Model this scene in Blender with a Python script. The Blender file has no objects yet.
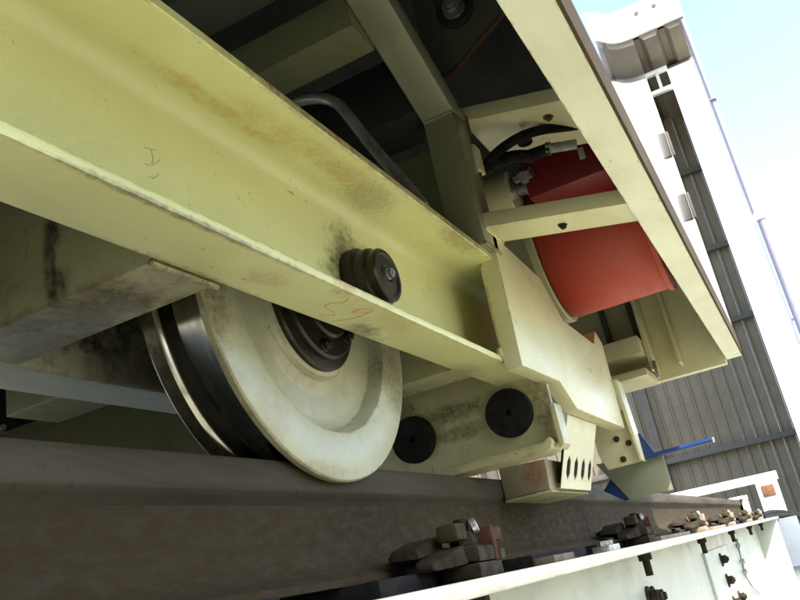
import bpy, bmesh, math, random
from mathutils import Vector, Matrix
random.seed(7)
R = math.radians
SC = bpy.context.scene
COL = SC.collection

# ------------------------------------------------------------------ camera
cam = bpy.data.cameras.new('camera')
cam.sensor_width = 36.0
cam.lens = 36.53
cam.clip_start = 0.01
cam.clip_end = 3000
co = bpy.data.objects.new('camera', cam)
COL.objects.link(co)
rt = Vector((0.44943867, -0.87331886, -0.18793361))
dn = Vector((0.22066269, 0.3123935, -0.92396877))
fw = Vector((0.86562859, 0.37379736, 0.33311061))
m = Matrix((rt, -dn, -fw)).transposed().to_4x4()
co.matrix_world = m
SC.camera = co

# ------------------------------------------------------------------ world, sun, exposure
SUN_DIR = Vector((-0.50, -0.56, 0.90)).normalized()          # towards the sun
w = bpy.data.worlds.new('World')
SC.world = w
w.use_nodes = True
wn = w.node_tree
bg = wn.nodes['Background']
sky = wn.nodes.new('ShaderNodeTexSky')
sky.sky_type = 'NISHITA'
sky.sun_disc = False
sky.sun_elevation = math.asin(SUN_DIR.z)
sky.sun_rotation = math.atan2(SUN_DIR.x, SUN_DIR.y)
sky.air_density = 1.0
sky.dust_density = 2.4
wn.links.new(sky.outputs[0], bg.inputs[0])
bg.inputs[1].default_value = 0.15
sl = bpy.data.lights.new('sun', 'SUN')
sl.energy = 3.0
sl.angle = R(0.5)
sl.color = (1.0, 0.95, 0.86)
so = bpy.data.objects.new('sun', sl)
COL.objects.link(so)
so.rotation_euler = (-SUN_DIR).to_track_quat('-Z', 'Y').to_euler()
so.location = (-3, -4, 6)
SC.view_settings.view_transform = 'Standard'
SC.view_settings.look = 'None'
SC.view_settings.gamma = 1.0
SC.view_settings.use_curve_mapping = False
SC.view_settings.exposure = 2.18
SC.render.engine = 'CYCLES'
SC.cycles.max_bounces = 10
SC.cycles.diffuse_bounces = 6
SC.cycles.sample_clamp_indirect = 6.0
SC.cycles.use_denoising = True

# ------------------------------------------------------------------ materials
def mk(name):
    mt = bpy.data.materials.new(name)
    mt.use_nodes = True
    return mt, mt.node_tree, mt.node_tree.nodes['Principled BSDF']

def N(nt, t, **kw):
    n = nt.nodes.new(t)
    for k, v in kw.items():
        setattr(n, k, v)
    return n

def noise(nt, vec, scale, detail=6, rough=0.6, dist=0.0, stretch=None):
    if stretch:
        mp = N(nt, 'ShaderNodeMapping')
        mp.inputs['Scale'].default_value = stretch
        nt.links.new(vec, mp.inputs[0])
        vec = mp.outputs[0]
    n = N(nt, 'ShaderNodeTexNoise')
    n.inputs['Scale'].default_value = scale
    n.inputs['Detail'].default_value = detail
    n.inputs['Roughness'].default_value = rough
    n.inputs['Distortion'].default_value = dist
    nt.links.new(vec, n.inputs['Vector'])
    return n.outputs['Fac']

def ramp(nt, fac, a, b, va=0.0, vb=1.0):
    n = N(nt, 'ShaderNodeMapRange')
    n.interpolation_type = 'SMOOTHSTEP'
    n.inputs['From Min'].default_value = a
    n.inputs['From Max'].default_value = b
    n.inputs['To Min'].default_value = va
    n.inputs['To Max'].default_value = vb
    nt.links.new(fac, n.inputs['Value'])
    return n.outputs[0]

def math_(nt, op, a, b):
    n = N(nt, 'ShaderNodeMath', operation=op)
    for i, v in enumerate((a, b)):
        if isinstance(v, (int, float)):
            n.inputs[i].default_value = v
        else:
            nt.links.new(v, n.inputs[i])
    n.use_clamp = op in ('MULTIPLY', 'ADD', 'MAXIMUM')
    return n.outputs[0]

def mixc(nt, fac, a, b):
    n = N(nt, 'ShaderNodeMix', data_type='RGBA')
    if isinstance(fac, (int, float)):
        n.inputs[0].default_value = fac
    else:
        nt.links.new(fac, n.inputs[0])
    for i, v in ((6, a), (7, b)):
        if isinstance(v, tuple):
            n.inputs[i].default_value = (*v, 1)
        else:
            nt.links.new(v, n.inputs[i])
    return n.outputs[2]

def bump(nt, b, h, strength=0.2, dist=0.002):
    n = N(nt, 'ShaderNodeBump')
    n.inputs['Strength'].default_value = strength
    n.inputs['Distance'].default_value = dist
    nt.links.new(h, n.inputs['Height'])
    nt.links.new(n.outputs[0], b.inputs['Normal'])

def stain_shade_mask(nt, vec, c, r, s=0.5, ns=40):
    """soft ragged blot of radii r round the point c (scene metres)"""
    mp = N(nt, 'ShaderNodeMapping')
    mp.inputs['Location'].default_value = tuple(-c[i] / r[i] for i in range(3))
    mp.inputs['Scale'].default_value = tuple(1 / q for q in r)
    nt.links.new(vec, mp.inputs[0])
    ln = N(nt, 'ShaderNodeVectorMath', operation='LENGTH')
    nt.links.new(mp.outputs[0], ln.inputs[0])
    nz = noise(nt, vec, ns, 8, 0.7)
    d = math_(nt, 'SUBTRACT', ln.outputs['Value'], math_(nt, 'MULTIPLY', math_(nt, 'SUBTRACT', nz, 0.35), 1.6))
    br = noise(nt, vec, ns * 1.8, 8, 0.75)
    return math_(nt, 'MULTIPLY', ramp(nt, d, 0.95, 0.2, 0, s), ramp(nt, br, 0.34, 0.66, 0.3, 1.0))

def paint(name, base, rough=0.30, dirt=0.5, wear=0.7, stains_shade=(), grime=(0.06, 0.045, 0.02), gscale=9.0, spots=0.5, edge_r=0.005, coat=0.0, chips=0.0, spec=0.5):
    mt, nt, b = mk(name)
    tc = N(nt, 'ShaderNodeTexCoord')
    v = tc.outputs['Object']
    big = noise(nt, v, 3.0, 5, 0.55)
    c = mixc(nt, ramp(nt, big, 0.3, 0.7), tuple(x * 0.9 for x in base), tuple(min(1, x * 1.06) for x in base))
    # thin streaky grime film
    g = noise(nt, v, gscale, 9, 0.68, 0.6, (0.45, 1, 1))
    gm = ramp(nt, g, 0.5, 0.78, 0, dirt)
    c = mixc(nt, gm, c, tuple(0.45 * base[i] + 0.3 * grime[i] for i in range(3)))
    # small dark specks and chips
    sp = noise(nt, v, 85, 3, 0.5)
    sp2 = noise(nt, v, 12, 3, 0.5)
    sm = math_(nt, 'MULTIPLY', ramp(nt, sp, 0.68, 0.72, 0, 1), ramp(nt, sp2, 0.45, 0.62, 0, spots))
    c = mixc(nt, sm, c, grime)
    if chips:
        cn = noise(nt, v, 34, 10, 0.85, 1.2)
        c2 = noise(nt, v, 7, 3, 0.5)
        cm = math_(nt, 'MULTIPLY', ramp(nt, cn, 0.585, 0.61, 0, 1), ramp(nt, c2, 0.42, 0.6, 0.15, chips))
        c = mixc(nt, cm, c, (0.20, 0.19, 0.15))
        cn3 = noise(nt, v, 50, 8, 0.8, 2.0)
        c = mixc(nt, math_(nt, 'MULTIPLY', ramp(nt, cn3, 0.64, 0.66, 0, 1), ramp(nt, c2, 0.4, 0.6, chips, 0.2)), c, (0.05, 0.04, 0.025))
    # worn edges
    bv = N(nt, 'ShaderNodeBevel')
    bv.samples = 4
    bv.inputs['Radius'].default_value = edge_r
    ge = N(nt, 'ShaderNodeNewGeometry')
    dp = N(nt, 'ShaderNodeVectorMath', operation='DOT_PRODUCT')
    nt.links.new(bv.outputs[0], dp.inputs[0])
    nt.links.new(ge.outputs['Normal'], dp.inputs[1])
    em = ramp(nt, dp.outputs['Value'], 0.985, 0.9, 0, 1)
    en = noise(nt, v, 30, 6, 0.7)
    em = math_(nt, 'MULTIPLY', em, ramp(nt, en, 0.46, 0.60, 0, wear))
    c = mixc(nt, em, c, (0.13, 0.06, 0.02))
    for st in stains_shade:
        s = stain_shade_mask(nt, v, st['c'], st['r'], st.get('s', 0.8), st.get('n', 40))
        c = mixc(nt, s, c, st.get('col', grime))
    nt.links.new(c, b.inputs['Base Color'])
    rr = ramp(nt, g, 0.3, 0.75, rough * 0.85, min(0.9, rough * 1.45))
    nt.links.new(rr, b.inputs['Roughness'])
    b.inputs['Coat Weight'].default_value = coat
    b.inputs['Specular IOR Level'].default_value = spec
    fine = noise(nt, v, 160, 3, 0.5)
    bump(nt, b, math_(nt, 'ADD', math_(nt, 'MULTIPLY', fine, 0.35), math_(nt, 'MULTIPLY', g, 0.6)), 0.12, 0.003)
    return mt

def metal(name, base, rough=0.5, metallic=0.0, var=0.5, col2=None, scale=14, stretch=(0.3, 1, 1), bs=0.3, spec=0.5):
    mt, nt, b = mk(name)
    tc = N(nt, 'ShaderNodeTexCoord')
    v = tc.outputs['Object']
    n1 = noise(nt, v, scale, 9, 0.7, 0.4, stretch)
    n2 = noise(nt, v, scale * 7, 4, 0.6)
    c2 = col2 or tuple(x * (1 - var) for x in base)
    c = mixc(nt, ramp(nt, n1, 0.35, 0.66), base, c2)
    c = mixc(nt, ramp(nt, n2, 0.58, 0.72, 0, 0.5), c, tuple(x * 0.5 for x in c2))
    nt.links.new(c, b.inputs['Base Color'])
    nt.links.new(ramp(nt, n1, 0.3, 0.7, rough * 0.8, min(1, rough * 1.2)), b.inputs['Roughness'])
    b.inputs['Metallic'].default_value = metallic
    b.inputs['Specular IOR Level'].default_value = spec
    bump(nt, b, math_(nt, 'ADD', math_(nt, 'MULTIPLY', n2, 0.5), math_(nt, 'MULTIPLY', n1, 0.5)), bs, 0.002)
    return mt

CREAM = (0.64, 0.615, 0.37)
BLACKOIL = (0.012, 0.011, 0.008)
RUST = (0.20, 0.075, 0.02)
M = {}
M['cream'] = paint('cream_paint', CREAM)
M['cream_channel'] = paint('cream_channel_paint', (0.68, 0.685, 0.325), dirt=0.25, spots=0.6, stains_shade=[
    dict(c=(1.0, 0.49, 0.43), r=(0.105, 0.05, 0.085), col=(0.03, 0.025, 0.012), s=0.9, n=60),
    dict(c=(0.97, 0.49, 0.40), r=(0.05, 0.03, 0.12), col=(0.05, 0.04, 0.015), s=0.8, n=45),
    dict(c=(0.985, 0.44, 0.548), r=(0.07, 0.035, 0.02), col=(0.18, 0.13, 0.06), s=0.6, n=140),
    dict(c=(0.93, 0.425, 0.548), r=(0.09, 0.03, 0.02), col=(0.34, 0.25, 0.07), s=0.45, n=110),
    dict(c=(0.66, 0.455, 0.548), r=(0.16, 0.014, 0.02), col=(0.42, 0.25, 0.035), s=0.6, n=30),
    dict(c=(0.80, 0.43, 0.548), r=(0.16, 0.022, 0.02), col=(0.42, 0.26, 0.05), s=0.55, n=34),
    dict(c=(1.25, 0.40, 0.55), r=(0.09, 0.03, 0.02), col=(0.24, 0.13, 0.04), s=0.6, n=60),
    dict(c=(0.82, 0.42, 0.356), r=(0.03, 0.02, 0.015), col=(0.35, 0.16, 0.03), s=0.8, n=60),
    dict(c=(0.55, 0.42, 0.350), r=(0.22, 0.008, 0.005), col=(0.13, 0.10, 0.05), s=0.8, n=50),
    dict(c=(0.95, 0.42, 0.362), r=(0.40, 0.008, 0.004), col=(0.16, 0.11, 0.05), s=0.7, n=55),
    dict(c=(0.80, 0.395, 0.555), r=(0.22, 0.010, 0.009), col=(0.15, 0.07, 0.02), s=0.9, n=45),
    dict(c=(1.15, 0.395, 0.555), r=(0.25, 0.010, 0.009), col=(0.15, 0.07, 0.02), s=0.8, n=45),
    dict(c=(0.62, 0.504, 0.351), r=(0.13, 0.014, 0.012), col=(0.14, 0.11, 0.04), s=0.8, n=60),
    dict(c=(1.36, 0.49, 0.37), r=(0.10, 0.04, 0.03), col=(0.08, 0.06, 0.03), s=0.7, n=50),
    dict(c=(0.71, 0.46, 0.350), r=(0.035, 0.02, 0.012), col=(0.40, 0.28, 0.09), s=0.6, n=60),
    dict(c=(0.93, 0.44, 0.350), r=(0.12, 0.035, 0.012), col=(0.46, 0.40, 0.14), s=0.5, n=30),
])
M['cream_cross'] = paint('cream_cross_member_paint', (0.40, 0.395, 0.21), dirt=0.9, spots=0.8, gscale=22, stains_shade=[
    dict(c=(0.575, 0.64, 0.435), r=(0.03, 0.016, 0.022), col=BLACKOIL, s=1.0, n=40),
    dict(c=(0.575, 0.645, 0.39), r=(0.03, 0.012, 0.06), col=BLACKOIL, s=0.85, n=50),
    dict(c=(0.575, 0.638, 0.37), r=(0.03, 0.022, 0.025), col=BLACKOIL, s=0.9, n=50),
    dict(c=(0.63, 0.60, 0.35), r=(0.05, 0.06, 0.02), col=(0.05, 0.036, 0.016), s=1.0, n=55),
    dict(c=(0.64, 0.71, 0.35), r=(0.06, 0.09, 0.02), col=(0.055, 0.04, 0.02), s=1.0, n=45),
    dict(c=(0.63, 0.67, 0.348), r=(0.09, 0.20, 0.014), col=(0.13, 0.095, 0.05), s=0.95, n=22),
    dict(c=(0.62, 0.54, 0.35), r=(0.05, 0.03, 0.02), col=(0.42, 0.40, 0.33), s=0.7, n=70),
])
M['cream_wheel'] = paint('cream_wheel_paint', (0.44, 0.44, 0.30), rough=0.25, chips=0.7, dirt=0.5, wear=1.0, spots=0.7, edge_r=0.007, stains_shade=[
    dict(c=(0.995, 0.60, 0.30), r=(0.11, 0.06, 0.05), col=(0.25, 0.20, 0.08), s=0.55, n=30),
    dict(c=(1.21, 0.565, 0.33), r=(0.05, 0.03, 0.07), col=(0.12, 0.10, 0.06), s=0.8, n=70),
    dict(c=(0.84, 0.565, 0.24), r=(0.04, 0.03, 0.06), col=(0.30, 0.26, 0.14), s=0.7, n=60),
    dict(c=(0.93, 0.565, 0.17), r=(0.10, 0.03, 0.014), col=(0.28, 0.24, 0.12), s=0.8, n=60),
    dict(c=(0.75, 0.57, 0.38), r=(0.03, 0.04, 0.10), col=(0.10, 0.08, 0.04), s=0.8, n=50),
])
M['rim_worn'] = paint('worn_rim_paint', (0.40, 0.385, 0.22), chips=1.0, dirt=1.0, gscale=45, spots=1.0, wear=1.0, edge_r=0.008, grime=(0.03, 0.022, 0.01))
M['cream_oily'] = paint('cream_oily_paint', (0.48, 0.46, 0.25), chips=0.5, dirt=0.9, spots=1.0, gscale=14, stains_shade=[
    dict(c=(1.56, 0.60, 0.325), r=(0.03, 0.07, 0.022), col=(0.06, 0.045, 0.015), s=0.9, n=60),
    dict(c=(1.56, 0.60, 0.28), r=(0.03, 0.06, 0.02), col=(0.05, 0.04, 0.015), s=0.8, n=60),
    dict(c=(1.56, 0.42, 0.29), r=(0.03, 0.04, 0.06), col=(0.10, 0.085, 0.03), s=0.9, n=60),
    dict(c=(1.56, 0.74, 0.35), r=(0.03, 0.07, 0.03), col=(0.10, 0.085, 0.03), s=0.9, n=60),
])
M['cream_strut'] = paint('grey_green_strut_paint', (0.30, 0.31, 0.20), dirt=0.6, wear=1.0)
M['cream_pale'] = paint('pale_cream_paint', (0.68, 0.67, 0.46), dirt=0.3, spots=0.4)
M['cream_far'] = paint('far_channel_paint', (0.80, 0.76, 0.58), dirt=0.4, stains_shade=[
    dict(c=(0.8, 0.82, 0.46), r=(0.6, 0.04, 0.11), col=(0.03, 0.024, 0.01), s=1.0, n=14)])  # dark blot paints shade on the web; pale base paints the lit underside
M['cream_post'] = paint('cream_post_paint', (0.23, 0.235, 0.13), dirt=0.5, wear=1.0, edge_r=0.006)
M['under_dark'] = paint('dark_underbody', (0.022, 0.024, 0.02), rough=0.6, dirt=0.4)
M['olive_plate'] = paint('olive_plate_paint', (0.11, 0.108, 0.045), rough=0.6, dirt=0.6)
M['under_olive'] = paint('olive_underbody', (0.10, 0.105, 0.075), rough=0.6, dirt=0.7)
M['panel_gloss'] = paint('glossy_body_panel', (0.11, 0.17, 0.23), rough=0.04, dirt=0.03, wear=0.1, spots=0.05, coat=1.0)
M['sill_dirty'] = paint('dirty_sill_edge', (0.055, 0.042, 0.024), rough=0.9, spec=0.08, dirt=1.0, gscale=70, spots=1.0, stains_shade=[dict(c=(x_, 0.072, 0.58), r=(0.12, 0.02, 0.05), col=(0.07, 0.055, 0.035), s=0.9, n=25) for x_ in (1.2, 1.7, 2.3, 2.7)])
M['girder_white'] = paint('white_girder_paint', (0.44, 0.48, 0.43), dirt=0.35, spots=0.3, wear=0.5, grime=(0.15, 0.12, 0.08))
M['flange_white'] = paint('worn_white_flange_paint', (0.30, 0.295, 0.25), dirt=0.6, spots=0.8, wear=0.8, grime=(0.12, 0.08, 0.04))
M['white'] = paint('white_facade_paint', (0.80, 0.80, 0.78), dirt=0.1, spots=0.1, rough=0.6)
M['frame_white'] = paint('white_frame_paint', (0.60, 0.63, 0.60), dirt=0.3)
M['siding'] = paint('grey_siding', (0.165, 0.142, 0.105), rough=0.8, spec=0.2, dirt=0.3, spots=0.1, gscale=1.2)
M['siding_dark'] = paint('dark_girt', (0.085, 0.078, 0.068), rough=0.7)
M['soffit'] = paint('brown_soffit', (0.15, 0.13, 0.105), rough=0.7, dirt=0.3)
M['red'] = paint('red_paint', (0.42, 0.046, 0.018), rough=0.5, dirt=0.5, spots=0.4, grime=(0.05, 0.015, 0.01))
M['red_dark'] = paint('shaded_red_paint', (0.20, 0.012, 0.014), rough=0.5, dirt=0.5, grime=(0.03, 0.01, 0.01))  # tank red darkened so the pump reads as shaded
M['blue'] = paint('blue_paint', (0.008, 0.035, 0.14), rough=0.35, dirt=0.2, wear=0.6)
M['bluegrey'] = paint('blue_grey_paint', (0.17, 0.20, 0.23), rough=0.5)
M['teal'] = paint('teal_paint', (0.01, 0.035, 0.035), rough=0.5)
M['pipe_grey'] = paint('lavender_pipe_paint', (0.20, 0.19, 0.25), rough=0.4, dirt=0.2)
M['flap'] = paint('pale_green_flap', (0.21, 0.23, 0.15), rough=0.5, dirt=0.4, spots=0.2)
M['rail'] = metal('rusty_rail_steel', (0.048, 0.037, 0.021), 0.85, 0.0, col2=(0.040, 0.029, 0.015), scale=70, stretch=(0.4, 1, 1), bs=0.9, spec=0.12)
M['rail_head'] = metal('worn_rail_steel', (0.054, 0.045, 0.028), 0.7, 0.0, col2=(0.036, 0.028, 0.016), scale=14, stretch=(0.1, 1, 1), bs=0.4, spec=0.2)
M['steel'] = metal('polished_tread_steel', (0.60, 0.58, 0.51), 0.2, 1.0, col2=(0.22, 0.21, 0.19), scale=5, stretch=(1, 4, 1), bs=0.0)
M['dark_steel'] = metal('oily_dark_steel', (0.045, 0.04, 0.03), 0.35, 0.6, col2=(0.02, 0.017, 0.012), scale=30, bs=0.4)
M['flange_steel'] = metal('oily_flange_steel', (0.16, 0.14, 0.085), 0.4, 0.7, col2=(0.04, 0.034, 0.022), scale=18, stretch=(1, 1, 1), bs=0.35)
M['zinc'] = metal('zinc_bolt', (0.55, 0.56, 0.55), 0.35, 0.9, scale=60, bs=0.2)
M['tube'] = metal('grey_steel_tube', (0.34, 0.35, 0.31), 0.35, 0.3, scale=30, bs=0.1)
M['rubber'] = metal('black_rubber', (0.013, 0.013, 0.012), 0.9, 0.0, scale=40, bs=0.5, spec=0.2)
M['clip_iron'] = metal('rusty_cast_iron', (0.036, 0.031, 0.019), 0.8, 0.0, col2=(0.020, 0.015, 0.009), scale=35, stretch=(1, 1, 1), bs=0.8, spec=0.15)
M['clip_olive'] = metal('olive_cast_iron', (0.055, 0.05, 0.025), 0.8, 0.0, scale=35, stretch=(1, 1, 1), bs=0.8, spec=0.15)
M['clip_red'] = metal('red_brown_cast_iron', (0.075, 0.03, 0.02), 0.85, 0.0, col2=(0.05, 0.024, 0.016), scale=50, stretch=(1, 1, 1), bs=0.6, spec=0.15)
M['clip_dull'] = metal('dull_brown_plate', (0.14, 0.115, 0.085), 0.8, 0.0, scale=40, stretch=(1, 1, 1), bs=0.5)
M['clip_tan'] = metal('tan_rusted_plate', (0.26, 0.21, 0.155), 0.8, 0.0, col2=(0.15, 0.105, 0.07), scale=40, stretch=(1, 1, 1), bs=0.5)
M['rust'] = metal('brown_rust', (0.20, 0.08, 0.035), 0.8, 0.0, col2=(0.10, 0.045, 0.02), scale=40, stretch=(1, 1, 1), bs=0.7)
M['claw'] = paint('rusty_claw_paint', (0.27, 0.24, 0.15), dirt=0.9, wear=1.0, gscale=22, stains_shade=[
    dict(c=(1.685, 0.505, 0.178), r=(0.03, 0.03, 0.03), col=(0.22, 0.075, 0.03), s=0.9, n=60)])
M['red_chalk'] = metal('red_crayon', (0.55, 0.27, 0.13), 0.8, 0.0, col2=(0.56, 0.45, 0.20), scale=160, stretch=(1, 1, 1), bs=0.1)
M['scratch'] = metal('grey_pencil_mark', (0.36, 0.34, 0.17), 0.7, 0.0, col2=(0.5, 0.48, 0.24), scale=160, stretch=(1, 1, 1), bs=0.1)
M['label_white'] = paint('pale_label', (0.6, 0.58, 0.5), dirt=0.3)

def concrete(name, base):
    mt, nt, b = mk(name)
    tc = N(nt, 'ShaderNodeTexCoord')
    v = tc.outputs['Object']
    n1 = noise(nt, v, 0.6, 8, 0.6)
    n2 = noise(nt, v, 14, 8, 0.7)
    c = mixc(nt, ramp(nt, n1, 0.3, 0.7), tuple(x * 0.85 for x in base), base)
    c = mixc(nt, ramp(nt, n2, 0.5, 0.75, 0, 0.4), c, tuple(x * 0.6 for x in base))
    nt.links.new(c, b.inputs['Base Color'])
    b.inputs['Roughness'].default_value = 0.85
    bump(nt, b, n2, 0.4, 0.01)
    return mt
M['blocker_dark'] = concrete('dark_blocker', (0.10, 0.07, 0.05))
M['ground'] = concrete('grey_concrete', (0.20, 0.192, 0.135))

# ------------------------------------------------------------------ mesh helpers
def nb():
    return bmesh.new()

def box(bm, x0, x1, y0, y1, z0, z1, bev=0.0):
    b = bmesh.new()
    bmesh.ops.create_cube(b, size=1)
    for v in b.verts:
        v.co = Vector((x0 + (v.co.x + .5) * (x1 - x0), y0 + (v.co.y + .5) * (y1 - y0), z0 + (v.co.z + .5) * (z1 - z0)))
    if bev:
        bmesh.ops.bevel(b, geom=list(b.edges), offset=bev, segments=2, affect='EDGES', profile=0.6)
    merge(bm, b)
    return bm

def merge(bm, b, mat=None):
    me = bpy.data.meshes.new('tmp')
    b.to_mesh(me)
    b.free()
    if mat is not None:
        me.transform(mat)
    bm.from_mesh(me)
    bpy.data.meshes.remove(me)

def prism(bm, poly, axis, a0, a1, bev=0.0):
    """poly: 2D points in the two other axes (in xyz order); extruded along axis from a0 to a1"""
    b = bmesh.new()
    def P(p, a):
        return {'x': (a, p[0], p[1]), 'y': (p[0], a, p[1]), 'z': (p[0], p[1], a)}[axis]
    v0 = [b.verts.new(P(p, a0)) for p in poly]
    v1 = [b.verts.new(P(p, a1)) for p in poly]
    n = len(poly)
    b.faces.new(v0)
    b.faces.new(v1[::-1])
    for i in range(n):
        b.faces.new((v0[i], v1[i], v1[(i + 1) % n], v0[(i + 1) % n]))
    bmesh.ops.recalc_face_normals(b, faces=list(b.faces))
    if bev:
        es = [e for e in b.edges if len(e.link_faces) == 2 and e.calc_face_angle() > 0.6]
        bmesh.ops.bevel(b, geom=es, offset=bev, segments=2, affect='EDGES', profile=0.6)
    merge(bm, b)
    return bm

def basis(d):
    d = Vector(d).normalized()
    u = d.cross(Vector((0, 0, 1)))
    if u.length < 1e-4:
        u = Vector((1, 0, 0))
    u.normalize()
    return d, u, d.cross(u)

def lathe(bm, c, axis, prof, seg=64, close=True):
    """prof: (radius, distance along axis)"""
    d, u, v = basis(axis)
    c = Vector(c)
    b = bmesh.new()
    rings = []
    for r, t in prof:
        if r < 1e-6:
            rings.append([b.verts.new(c + d * t)])
        else:
            rings.append([b.verts.new(c + d * t + (u * math.cos(a) + v * math.sin(a)) * r) for a in [2 * math.pi * k / seg for k in range(seg)]])
    for A, B in zip(rings, rings[1:]):
        if len(A) == 1 and len(B) == 1:
            continue
        for k in range(seg):
            k2 = (k + 1) % seg
            if len(A) == 1:
                b.faces.new((A[0], B[k], B[k2]))
            elif len(B) == 1:
                b.faces.new((A[k], B[0], A[k2]))
            else:
                b.faces.new((A[k], B[k], B[k2], A[k2]))
    bmesh.ops.recalc_face_normals(b, faces=list(b.faces))
    merge(bm, b)
    return bm

def cyl(bm, p0, p1, r, seg=24, ch=None):
    p0, p1 = Vector(p0), Vector(p1)
    L = (p1 - p0).length
    e = min(r * 0.12, L * 0.2) if ch is None else ch
    return lathe(bm, p0, p1 - p0, [(0, 0), (r - e, 0), (r, e), (r, L - e), (r - e, L), (0, L)], seg)

def hexbolt(bm, p, d, r, h, washer=1.5):
    p = Vector(p)
    d = Vector(d).normalized()
    cyl(bm, p - d * .002, p + d * h * 0.22, r * washer, 20)
    cyl(bm, p + d * h * 0.2, p + d * h, r, 6)
    cyl(bm, p + d * h * 0.95, p + d * h * 1.25, r * 0.5, 14)
    return bm

def tube(bm, pts, r, seg=12, smooth=6):
    P = [Vector(p) for p in pts]
    if smooth and len(P) > 2:
        Q = []
        for i in range(len(P) - 1):
            p0, p1, p2, p3 = P[max(i - 1, 0)], P[i], P[i + 1], P[min(i + 2, len(P) - 1)]
            for k in range(smooth):
                t = k / smooth
                Q.append(0.5 * ((2 * p1) + (p2 - p0) * t + (2 * p0 - 5 * p1 + 4 * p2 - p3) * t * t + (3 * p1 - p0 - 3 * p2 + p3) * t ** 3))
        Q.append(P[-1])
        P = Q
    b = bmesh.new()
    rings = []
    up = Vector((0.13, 0.27, 0.95))
    for i, p in enumerate(P):
        t = (P[min(i + 1, len(P) - 1)] - P[max(i - 1, 0)]).normalized()
        u = t.cross(up).normalized()
        v = t.cross(u)
        rings.append([b.verts.new(p + (u * math.cos(a) + v * math.sin(a)) * r) for a in [2 * math.pi * k / seg for k in range(seg)]])
    for A, B in zip(rings, rings[1:]):
        for k in range(seg):
            b.faces.new((A[k], B[k], B[(k + 1) % seg], A[(k + 1) % seg]))
    b.faces.new(rings[0][::-1])
    b.faces.new(rings[-1])
    bmesh.ops.recalc_face_normals(b, faces=list(b.faces))
    merge(bm, b)
    return bm

def hexa(bm, pts, bev=0.0):
    """eight corners: bottom four then top four, both in the same turn"""
    b = bmesh.new()
    v = [b.verts.new(p) for p in pts]
    for f in ((0, 3, 2, 1), (4, 5, 6, 7), (0, 1, 5, 4), (1, 2, 6, 5), (2, 3, 7, 6), (3, 0, 4, 7)):
        b.faces.new([v[i] for i in f])
    bmesh.ops.recalc_face_normals(b, faces=list(b.faces))
    if bev:
        bmesh.ops.bevel(b, geom=list(b.edges), offset=bev, segments=2, affect='EDGES', profile=0.6)
    merge(bm, b)
    return bm

WL = {}
def obj(name, bm, mat, parent=None, loc=(0, 0, 0), smooth=True):
    me = bpy.data.meshes.new(name)
    bm.to_mesh(me)
    bm.free()
    me.materials.append(M[mat])
    if smooth:
        me.shade_smooth()
        me.set_sharp_from_angle(angle=R(32))
    return link(name, me, parent, loc)

def link(name, me, parent=None, loc=(0, 0, 0)):
    o = bpy.data.objects.new(name, me)
    COL.objects.link(o)
    put(o, parent, loc)
    return o

def put(o, parent, loc):
    loc = Vector(loc)
    WL[o.name] = loc
    if parent:
        o.parent = parent
        o.location = loc - WL[parent.name]
    else:
        o.location = loc

def thing(name, label, cat, loc, group=None):
    o = bpy.data.objects.new(name, None)
    COL.objects.link(o)
    o.empty_display_size = 0.05
    put(o, None, loc)
    tag(o, label, cat, group)
    return o

def tag(o, label, cat, group=None):
    o['label'] = label
    o['category'] = cat
    if group:
        o['group'] = group
    return o

def struct(name, bm, mat):
    o = obj(name, bm, mat)
    o['kind'] = 'structure'
    return o

def copy_tree(o, loc, parent=None):
    c = o.copy()
    COL.objects.link(c)
    d = Vector(loc) - WL[o.name]
    WL[c.name] = Vector(loc)
    if parent:
        c.parent = parent
    else:
        c.location = loc
    for ch in o.children:
        copy_tree(ch, WL[ch.name] + d, c)
    return c

GZ = -1.25            # ground level; the camera stands at the height of the girder's top

# ------------------------------------------------------------------ the setting
b = nb()
box(b, -400, 900, -500, 500, GZ - 0.3, GZ)
struct('ground', b, 'ground')

# ------------------------------------------------------------------ hall behind the end of the track
hall = thing('hall', 'open-fronted hall with grey ribbed back wall and sunlit white pillar past the track end', 'building', (13.5, 1.5, GZ))
XB, PITCH = 15.0, 0.2
def siding_mesh(h):
    b = nb()
    prof = [(0.0, 0.0), (0.148, 0.0), (0.160, -0.028), (0.186, -0.028), (0.1985, 0.0), (0.1985, 0.02), (0.0, 0.02)]
    # prof: (y, x offset)
    prism(b, [(p[1], p[0]) for p in prof], 'z', 0, h)
    me = bpy.data.meshes.new('siding_panel')
    b.to_mesh(me)
    b.free()
    me.materials.append(M['siding'])
    return me
sm = siding_mesh(8.9)
for k in range(42):
    link('siding_panel', sm, hall, (XB, -0.2 + k * PITCH, GZ))
for z in (1.22, 3.3, 4.65, 6.2):
    b = nb(); box(b, XB - 0.16, XB - 0.03, -0.2, 8.0, z - 0.045, z + 0.045, 0.004)
    obj('girt', b, 'siding_dark', hall)
for y in (2.1, 5.2):
    b = nb(); box(b, XB - 0.18, XB - 0.025, y, y + 0.16, GZ, 7.6, 0.005)
    obj('wall_column', b, 'siding_dark', hall)
b = nb(); box(b, 11.98, XB + 0.1, -0.445, -0.02, GZ, 6.72, 0.008)
obj('pillar_wall', b, 'white', hall)
b = nb(); box(b, 13.0, XB + 0.1, -0.47, -0.05, 6.722, 7.34, 0.008)
obj('upper_side_wall', b, 'soffit', hall)
b = nb(); box(b, 11.9, 12.02, -0.52, 8.2, 7.46, 8.02, 0.01)
fas = obj('fascia', b, 'white', hall)
for y in (0.55, 0.12, -0.16):
    b = nb(); cyl(b, (11.905, y, 7.83), (11.885, y, 7.83), 0.035, 14)
    obj('fascia_bolt', b, 'siding_dark', fas)
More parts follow.
